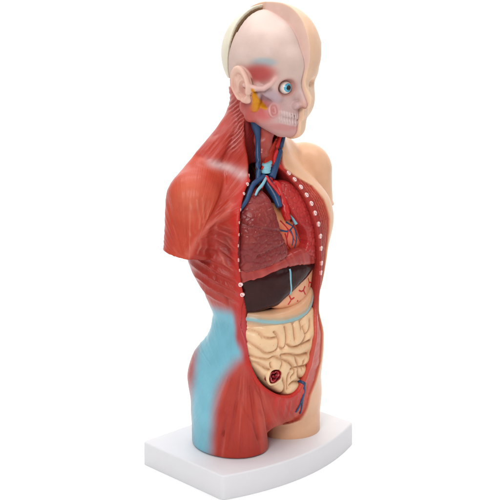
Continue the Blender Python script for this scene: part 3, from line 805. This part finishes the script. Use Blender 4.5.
big('pulmonary_vein', [(-.020, 1.33, .010), (-.004, 1.29, .013), (.012, 1.25, .012), (.030, 1.20, .010)], .050, M_PALEBLUE)
big('brachiocephalic_vein', [(-.315, 1.30, .010), (-.262, 1.345, .011), (-.235, 1.372, .012), (-.187, 1.414, .013), (-.150, 1.430, .014), (-.10, 1.448, .015)], .014, M_BLUE)
big('subclavian_vessel', [(-.215, 1.372, .005), (-.185, 1.395, .007), (-.150, 1.412, .008), (-.118, 1.434, .007), (-.10, 1.45, .006)], .004, M_PALEBLUE)
big('subclavian_artery', [(-.105, 1.450, .008), (-.104, 1.425, .008), (-.093, 1.40, .008), (-.080, 1.36, .007)], .000, M_RED)
big('subclavian_artery', [(-.155, 1.400, .007), (-.135, 1.415, .007), (-.112, 1.435, .007)], .014, M_RED)

# diaphragm
DI = smooth_poly([(-.33, 1.0), (-.237, 1.01), (-.157, 1.03), (-.061, 1.06), (.057, 1.08), (.20, 1.05), (.225, .958), (.14, .968), (.03, .985), (-.06, .992), (-.134, .982), (-.203, .955), (-.30, .918), (-.34, .92)], 2)
dia = slab(DI, .030, .15, .028)
def dia_disp(x, y, z, N): return .0022 * vnoise((x + .3 * z) * 70, z * 8, y * 0, 5) * sst(0, -.4, N[:, 1])
def dia_col(x, y, z, N):
    c = np.tile(lin((160, 54, 50)), (len(x), 1)); d = poly_d(x, z, DI)
    c = put(c, .6 * sst(-.025, -.012, d) * (z < 1.0), (176, 74, 66))
    return put(c, .4 * np.clip(vnoise((x + .3 * z) * 70, z * 8, y * 0, 5), 0, 1), (196, 92, 80))
tomodel(solid('diaphragm', dia, *bounds(DI, 0, 0), .005 * H, M_ORG, None, dia_col, dia_disp))
# liver
LV = smooth_poly([(-.34, .96), (-.2, 1.0), (-.1, 1.02), (.05, 1.02), (.215, .985), (.190, .935), (.125, .897), (.043, .862), (-.039, .822), (-.085, .797), (-.10, .786), (-.166, .777), (-.22, .760), (-.31, .76), (-.33, .83)], 1)
liv = slab(LV, .026, .15, .075)
liver = tomodel(solid('liver', liv, *bounds(LV, 0, 0), .005 * H, M_LIVER, None, None, lambda x, y, z, N: .0015 * fbm(x * 18, y * 18, z * 18, 5)))
tube_mesh('ligament', onto(liv, [(-.051, .985), (-.046, .916), (-.034, .850)], (.0058, .0058)), M_PALEBLUE, liver, 8)
# stomach
ST = smooth_poly([(.0, .93), (.1, .98), (.215, .985), (.222, .92), (.205, .85), (.17, .80), (.10, .765), (.0, .757), (-.09, .768), (-.15, .80), (-.1, .87)], 2)
sto = slab(ST, .048, .15, .055)
def flat_col(a, b, sp=(150, 96, 70)):
    def Cf(x, y, z, N):
        n = fbm(x * 10, y * 10, z * 10, 9); c = np.tile(lin(a), (len(x), 1)); c = put(c, .6 * np.clip(.5 + n, 0, 1), b)
        return put(c, .5 * sst(.86, .94, vnoise(x * 120, y * 120, z * 120, 5)), sp)
    return Cf
stom = tomodel(solid('stomach', sto, *bounds(ST, 0, 0), .005 * H, M_ORG, None, flat_col((230, 172, 132), (222, 150, 114))))
for p in ([(.200, .925), (.192, .905), (.170, .905)], [(.192, .905), (.192, .880)], [(.09, .865), (.078, .845), (.097, .820)], [(.040, .853), (.060, .842), (.078, .845)], [(-.032, .838), (-.019, .815), (-.038, .792)], [(-.019, .815), (.004, .822)], [(.176, .855), (.160, .82)], [(.03, .80), (.034, .797)], [(.12, .90), (.135, .875), (.130, .85)], [(.135, .875), (.155, .868)], [(.20, .96), (.19, .945), (.165, .945)], [(.12, .80), (.10, .79)]):
    tube_mesh('stomach_artery', onto(sto, p, (.0050, .0036)), M_RED, stom, 7)
# large bowel with its pale blue band
CO = smooth_poly([(-.33, .765), (-.229, .772), (-.174, .775), (-.106, .772), (-.008, .778), (.093, .803), (.165, .845), (.195, .885), (.215, .86), (.205, .78), (.165, .715), (.10, .690), (.01, .669), (-.13, .668), (-.24, .670), (-.33, .68)], 2)
colf_ = slab(CO, .010, .15, .085)
BAND = [(-.30, .742), (-.223, .737), (-.187, .728), (-.131, .718), (-.07, .714), (.006, .716), (.083, .730), (.14, .758), (.175, .80), (.19, .84)]
def co_col(x, y, z, N):
    c = flat_col((220, 172, 134), (208, 154, 116))(x, y, z, N); d = seg_d(x, z, BAND)
    c = put(c, .85 * np.exp(-(d / .026) ** 4), (174, 158, 134)); return put(c, sst(.012, .006, d + .002 * vnoise(x * 60, z * 60, y * 0, 2)) * .9, (136, 178, 182))
tomodel(solid('large_intestine', colf_, *bounds(CO, 0, 0), .005 * H, M_ORG, None, co_col, lambda x, y, z, N: .003 * np.exp(-(seg_d(x, z, BAND) / .009) ** 2) - .003 * np.exp(-((seg_d(x, z, BAND) - .016) / .006) ** 2)))
# small bowel
HR = .040
GU = smooth_poly([(-.30, .70), (-.127, .715), (.014, .715), (.12, .735), (.19, .76), (.185, .615), (.140, .505), (.108, .374), (.065, .305), (-.031, .288), (-.130, .350), (-.195, .425), (-.245, .500), (-.30, .60)], 2)
CR = [[(-.27, .63), (-.233, .605), (-.206, .571), (-.147, .565), (-.134, .622), (-.152, .666)], [(-.141, .594), (-.106, .57), (-.081, .621), (-.081, .69)], [(-.083, .599), (-.047, .574), (.026, .572), (.053, .614)], [(-.25, .555), (-.22, .55), (-.188, .537), (-.161, .548), (-.113, .526), (-.043, .483), (.001, .424), (-.028, .4)], [(-.12, .546), (-.072, .547), (-.009, .522), (.064, .511), (.09, .505)], [(-.016, .516), (.017, .452), (.013, .405), (.068, .358)], [(-.24, .525), (-.193, .488), (-.148, .474), (-.101, .433), (-.072, .379), (-.076, .31)], [(-.038, .45), (.004, .449), (.075, .436), (.08, .438)], [(-.037, .367), (.008, .374), (.063, .349)], [(-.21, .655), (-.182, .631), (-.148, .634)], [(-.025, .70), (-.026, .61)], [(.053, .614), (.09, .64), (.10, .68)], [(.026, .572), (.09, .575)], [(.053, .614), (.04, .66)], [(-.24, .68), (-.205, .662), (-.20, .64)], [(-.115, .545), (-.100, .505), (-.120, .462)], [(-.045, .425), (-.060, .385), (-.050, .345)], [(.030, .70), (.028, .645)], [(-.175, .52), (-.165, .490)], [(.06, .47), (.05, .43)]]
HOLE = (-.148, .437)
def chaik(P):
    P = np.array(P, float)
    for _ in range(2):
        R = [P[0]]
        for a, b in zip(P[:-1], P[1:]): R += [.75 * a + .25 * b, .25 * a + .75 * b]
        P = np.array(R + [P[-1]])
    return [tuple(p) for p in P]
CR = [chaik(p) for p in CR]
def gut_bulge(x, z):
    x, z = x + .012 * vnoise(x * 14, z * 14, x * 0, 41), z + .012 * vnoise(x * 14, z * 14, x * 0, 42)
    d = np.full(x.shape, 9.)
    for p in CR: d = np.minimum(d, seg_d(x, z, p))
    return d
_hy = float(yf(np.array([HOLE[0]]), np.array([HOLE[1]]))[0]) + .014
def gut_f(x, y, z):
    d = poly_d(x, z, GU); w = y - yf(x, z) - .016
    e = np.minimum(gut_bulge(x, z) + .001, .048)
    w = w - .030 + .042 * np.clip(1 - (1 - e / .048) ** 2, 0, 1) ** .55
    f = smax(d, np.abs(w - .08) - .08, .055)
    f = smax(f, body_full(x, y, z) + .012, .01)
    hd = np.hypot((x - HOLE[0]) / 1.22, (z - HOLE[1]) * 1.08) + .005 * vnoise(x * 40, y * 40, z * 40, 6)
    f = smin(f, np.maximum(np.hypot(hd - HR, y - _hy - .006) - .009, -9), .016)
    return smax(f, -smax(hd - HR + .006, y - _hy - .035, .02), .006)
def gut_col(x, y, z, N):
    c = flat_col((230, 194, 154), (226, 182, 140), (176, 112, 84))(x, y, z, N)
    e = gut_bulge(x, z); c = put(c, .35 * np.exp(-(e / .008) ** 2), (196, 130, 90))
    hd = np.hypot((x - HOLE[0]) / 1.22, (z - HOLE[1]) * 1.08)
    hd = hd + .005 * vnoise(x * 40, y * 40, z * 40, 6); c = put(c, .5 * sst(HR + .016, HR - .004, hd), (228, 196, 150))
    return put(c, sst(HR - .002, HR - .006, hd), (140, 22, 32))
gut = tomodel(solid('small_intestine', gut_f, *bounds(GU, 0, 0), .0046 * H, M_ORG, None, gut_col, lambda x, y, z, N: .0010 * fbm(x * 26, y * 26, z * 26, 5)))
def flap_f(x, y, z):
    a = np.arctan2(z - HOLE[1], x - HOLE[0]); hd = np.hypot((x - HOLE[0]) / 1.4, z - HOLE[1])
    f = np.abs(hd - .022 - .006 * np.sin(3 * a + .5)) - .0045
    f = smax(f, np.abs(y - _hy - .014 - .004 * np.sin(2 * a)) - .012, .006)
    return smin(f, ell(x, y, z, (HOLE[0] + .004, _hy + .022, HOLE[1] - .004), (.010, .012, .008)), .004)
def flap_col(x, y, z, N):
    n = vnoise(x * 90, y * 90, z * 90, 3); c = np.tile(lin((166, 34, 46)), (len(x), 1)); c = put(c, sst(.2, .6, n) * .8, (214, 128, 120)); return put(c, sst(.2, .6, -n), (96, 14, 22))
fl = solid('valve_fold', flap_f, (HOLE[0] - .06, _hy - .02, HOLE[1] - .05), (HOLE[0] + .06, _hy + .05, HOLE[1] + .05), .0025, M_ORG, None, flap_col)
fl.parent = gut; fl['label'] = 'dark red fold inside the opened end of the bowel'

# neck vessels, windpipe, throat
def thr_f(x, y, z):
    f = tube_d(x, y, z, [(-.02, -.12, 1.74, .055), (-.03, -.125, 1.64, .050), (-.05, -.14, 1.56, .040), (-.06, -.135, 1.48, .024)])
    f = smin(f, ell(x, y, z, (-.035, -.165, 1.645), (.030, .025, .035)), .02)
    return f + .003 * np.sin(z * 90 + x * 30)
def thr_col(x, y, z, N):
    c = np.tile(lin((150, 54, 50)), (len(x), 1)); return put(c, .5 + .5 * vnoise(x * 30, y * 30, z * 12, 3), (186, 92, 80))
tomodel(solid('throat', thr_f, (-.12, -.22, 1.42), (.08, -.02, 1.82), .005, M_ORG, None, thr_col))
def tra_f(x, y, z):
    f = cone(x, y, z, (-.068, -.190, 1.522), (-.090, -.200, 1.465), .025, .023)
    f = f - .0010 * np.cos((z - .2 * x) * 2 * math.pi / .013)
    return smax(smax(f, z - 1.515 - .25 * (x + .07), .004), 1.462 - z, .004)
tomodel(solid('windpipe', tra_f, (-.13, -.25, 1.40), (.0, -.14, 1.55), .003, M_PALEBLUE))
def tb(nm, pts, m_): return tomodel(tube_mesh(nm, pts, m_, None, 14))
tb('jugular_vein', [(-.100, -.130, 1.735, .026), (-.097, -.138, 1.70, .026), (-.092, -.146, 1.645, .013), (-.096, -.150, 1.59, .012), (-.110, -.165, 1.53, .014), (-.130, -.190, 1.47, .013), (-.142, -.195, 1.43, .012)], M_BLUE)
tb('jugular_vein', [(.085, -.200, 1.74, .009), (.070, -.192, 1.69, .009), (.052, -.188, 1.63, .010), (.020, -.192, 1.555, .013), (-.025, -.205, 1.49, .018), (-.065, -.215, 1.44, .022)], M_BLUE)
tb('carotid_artery', [(.062, -.200, 1.74, .007), (.050, -.192, 1.69, .007), (.030, -.184, 1.63, .008), (-.005, -.190, 1.555, .010), (-.045, -.200, 1.48, .012), (-.06, -.205, 1.42, .012)], M_RED)
tb('carotid_artery', [(-.080, -.125, 1.70, .010), (-.075, -.135, 1.62, .009), (-.085, -.155, 1.53, .010), (-.105, -.175, 1.45, .010)], M_RED)
gv = tomodel(tube_mesh('groin_vein', onto(torso_f, [(.040, .372), (.056, .350), (.075, .309), (.070, .270), (.057, .235), (.030, .190)], (.010, .004), .001), M_BLUE, None, 10))
tube_mesh('vein_branch', onto(torso_f, [(.067, .262), (.070, .22), (.078, .165)], (.007, .0035), .001), M_BLUE, gv, 8)

# cut rib ends round the opening
def rib_mesh():
    prof = [(0, .0062), (.18, .0060), (.32, .0050), (.46, .0044), (.60, .0056), (.78, .0056), (.92, .0035), (1.0, .0), (1.0, -.010)]
    V = [(0, 0, .0062 * 1)]; C_ = [lin((236, 206, 206))]; F = []; n = 20
    tint = {1: (232, 190, 192), 2: (206, 120, 128), 3: (196, 96, 106), 4: (236, 208, 206), 5: (242, 226, 222), 6: (236, 206, 200), 7: (206, 130, 120), 8: (180, 60, 50)}
    for k, (r, hgt) in enumerate(prof[1:], 1):
        for i in range(n):
            a = 2 * math.pi * i / n; q = r * (1 + .06 * math.sin(3 * a + 1))
            V.append((.0165 * q * math.cos(a), .0165 * q * math.sin(a), hgt)); C_.append(lin(tint[k] if not (k in (2, 3) and i < 6) else (240, 220, 216)))
    for i in range(n): F.append((0, 1 + i, 1 + (i + 1) % n))
    for k in range(len(prof) - 2):
        for i in range(n): a = 1 + k * n; F.append((a + i, a + n + i, a + n + (i + 1) % n, a + (i + 1) % n))
    return V, F, C_
rv, rf, rc = rib_mesh()
rib0 = tomodel(make('rib_end', rv, rf, M_ORG, None, np.array(rc)))
def place_rib(o, x, z, gap, sc_):
    x = np.array([x]); z = np.array([z])
    for _ in range(6):
        e = .004; d = poly_d(x, z, OPEN); gx = (poly_d(x + e, z, OPEN) - poly_d(x - e, z, OPEN)) / (2 * e); gz = (poly_d(x, z + e, OPEN) - poly_d(x, z - e, OPEN)) / (2 * e)
        x = x + gx * (gap - d) * .7; z = z + gz * (gap - d) * .7
    y = front_y(torso_f, x, z, steps=600, h=.001); e = .004
    g = np.array([float((torso_f(x + a, y + b, z + c) - torso_f(x - a, y - b, z - c))[0]) for a, b, c in ((e, 0, 0), (0, e, 0), (0, 0, e))]); g /= np.linalg.norm(g)
    o.location = (x[0] * S, y[0] * S, z[0] * S + .1275 * S); o.rotation_euler = Vector(g).to_track_quat('Z', 'Y').to_euler(); o.scale = (sc_, sc_, sc_)
ribs = [(x, z, .014, .82) for x, z in [(.027, 1.445), (.040, 1.411), (.066, 1.378), (.083, 1.340), (.100, 1.300), (.115, 1.252), (.133, 1.195), (.150, 1.129), (.168, 1.061), (.170, .978), (.172, .925)]]
ribs += [(-.172, 1.45, .006, .75), (-.217, 1.416, .006, .6), (-.26, 1.379, .006, .5), (-.313, 1.313, .004, .45), (-.334, 1.254, .004, .45), (-.346, 1.197, .004, .5), (-.341, 1.141, .004, .5), (-.324, 1.067, .004, .6), (-.312, 1.013, .004, .5), (-.298, .939, .010, .72), (-.282, .885, .010, .72)]
for i, (x, z, gp, k) in enumerate(ribs):
    o = rib0 if i == 0 else rib0.copy()
    if i: sc.collection.objects.link(o)
    place_rib(o, x, z, gp, k)
print('objects', len(sc.objects))
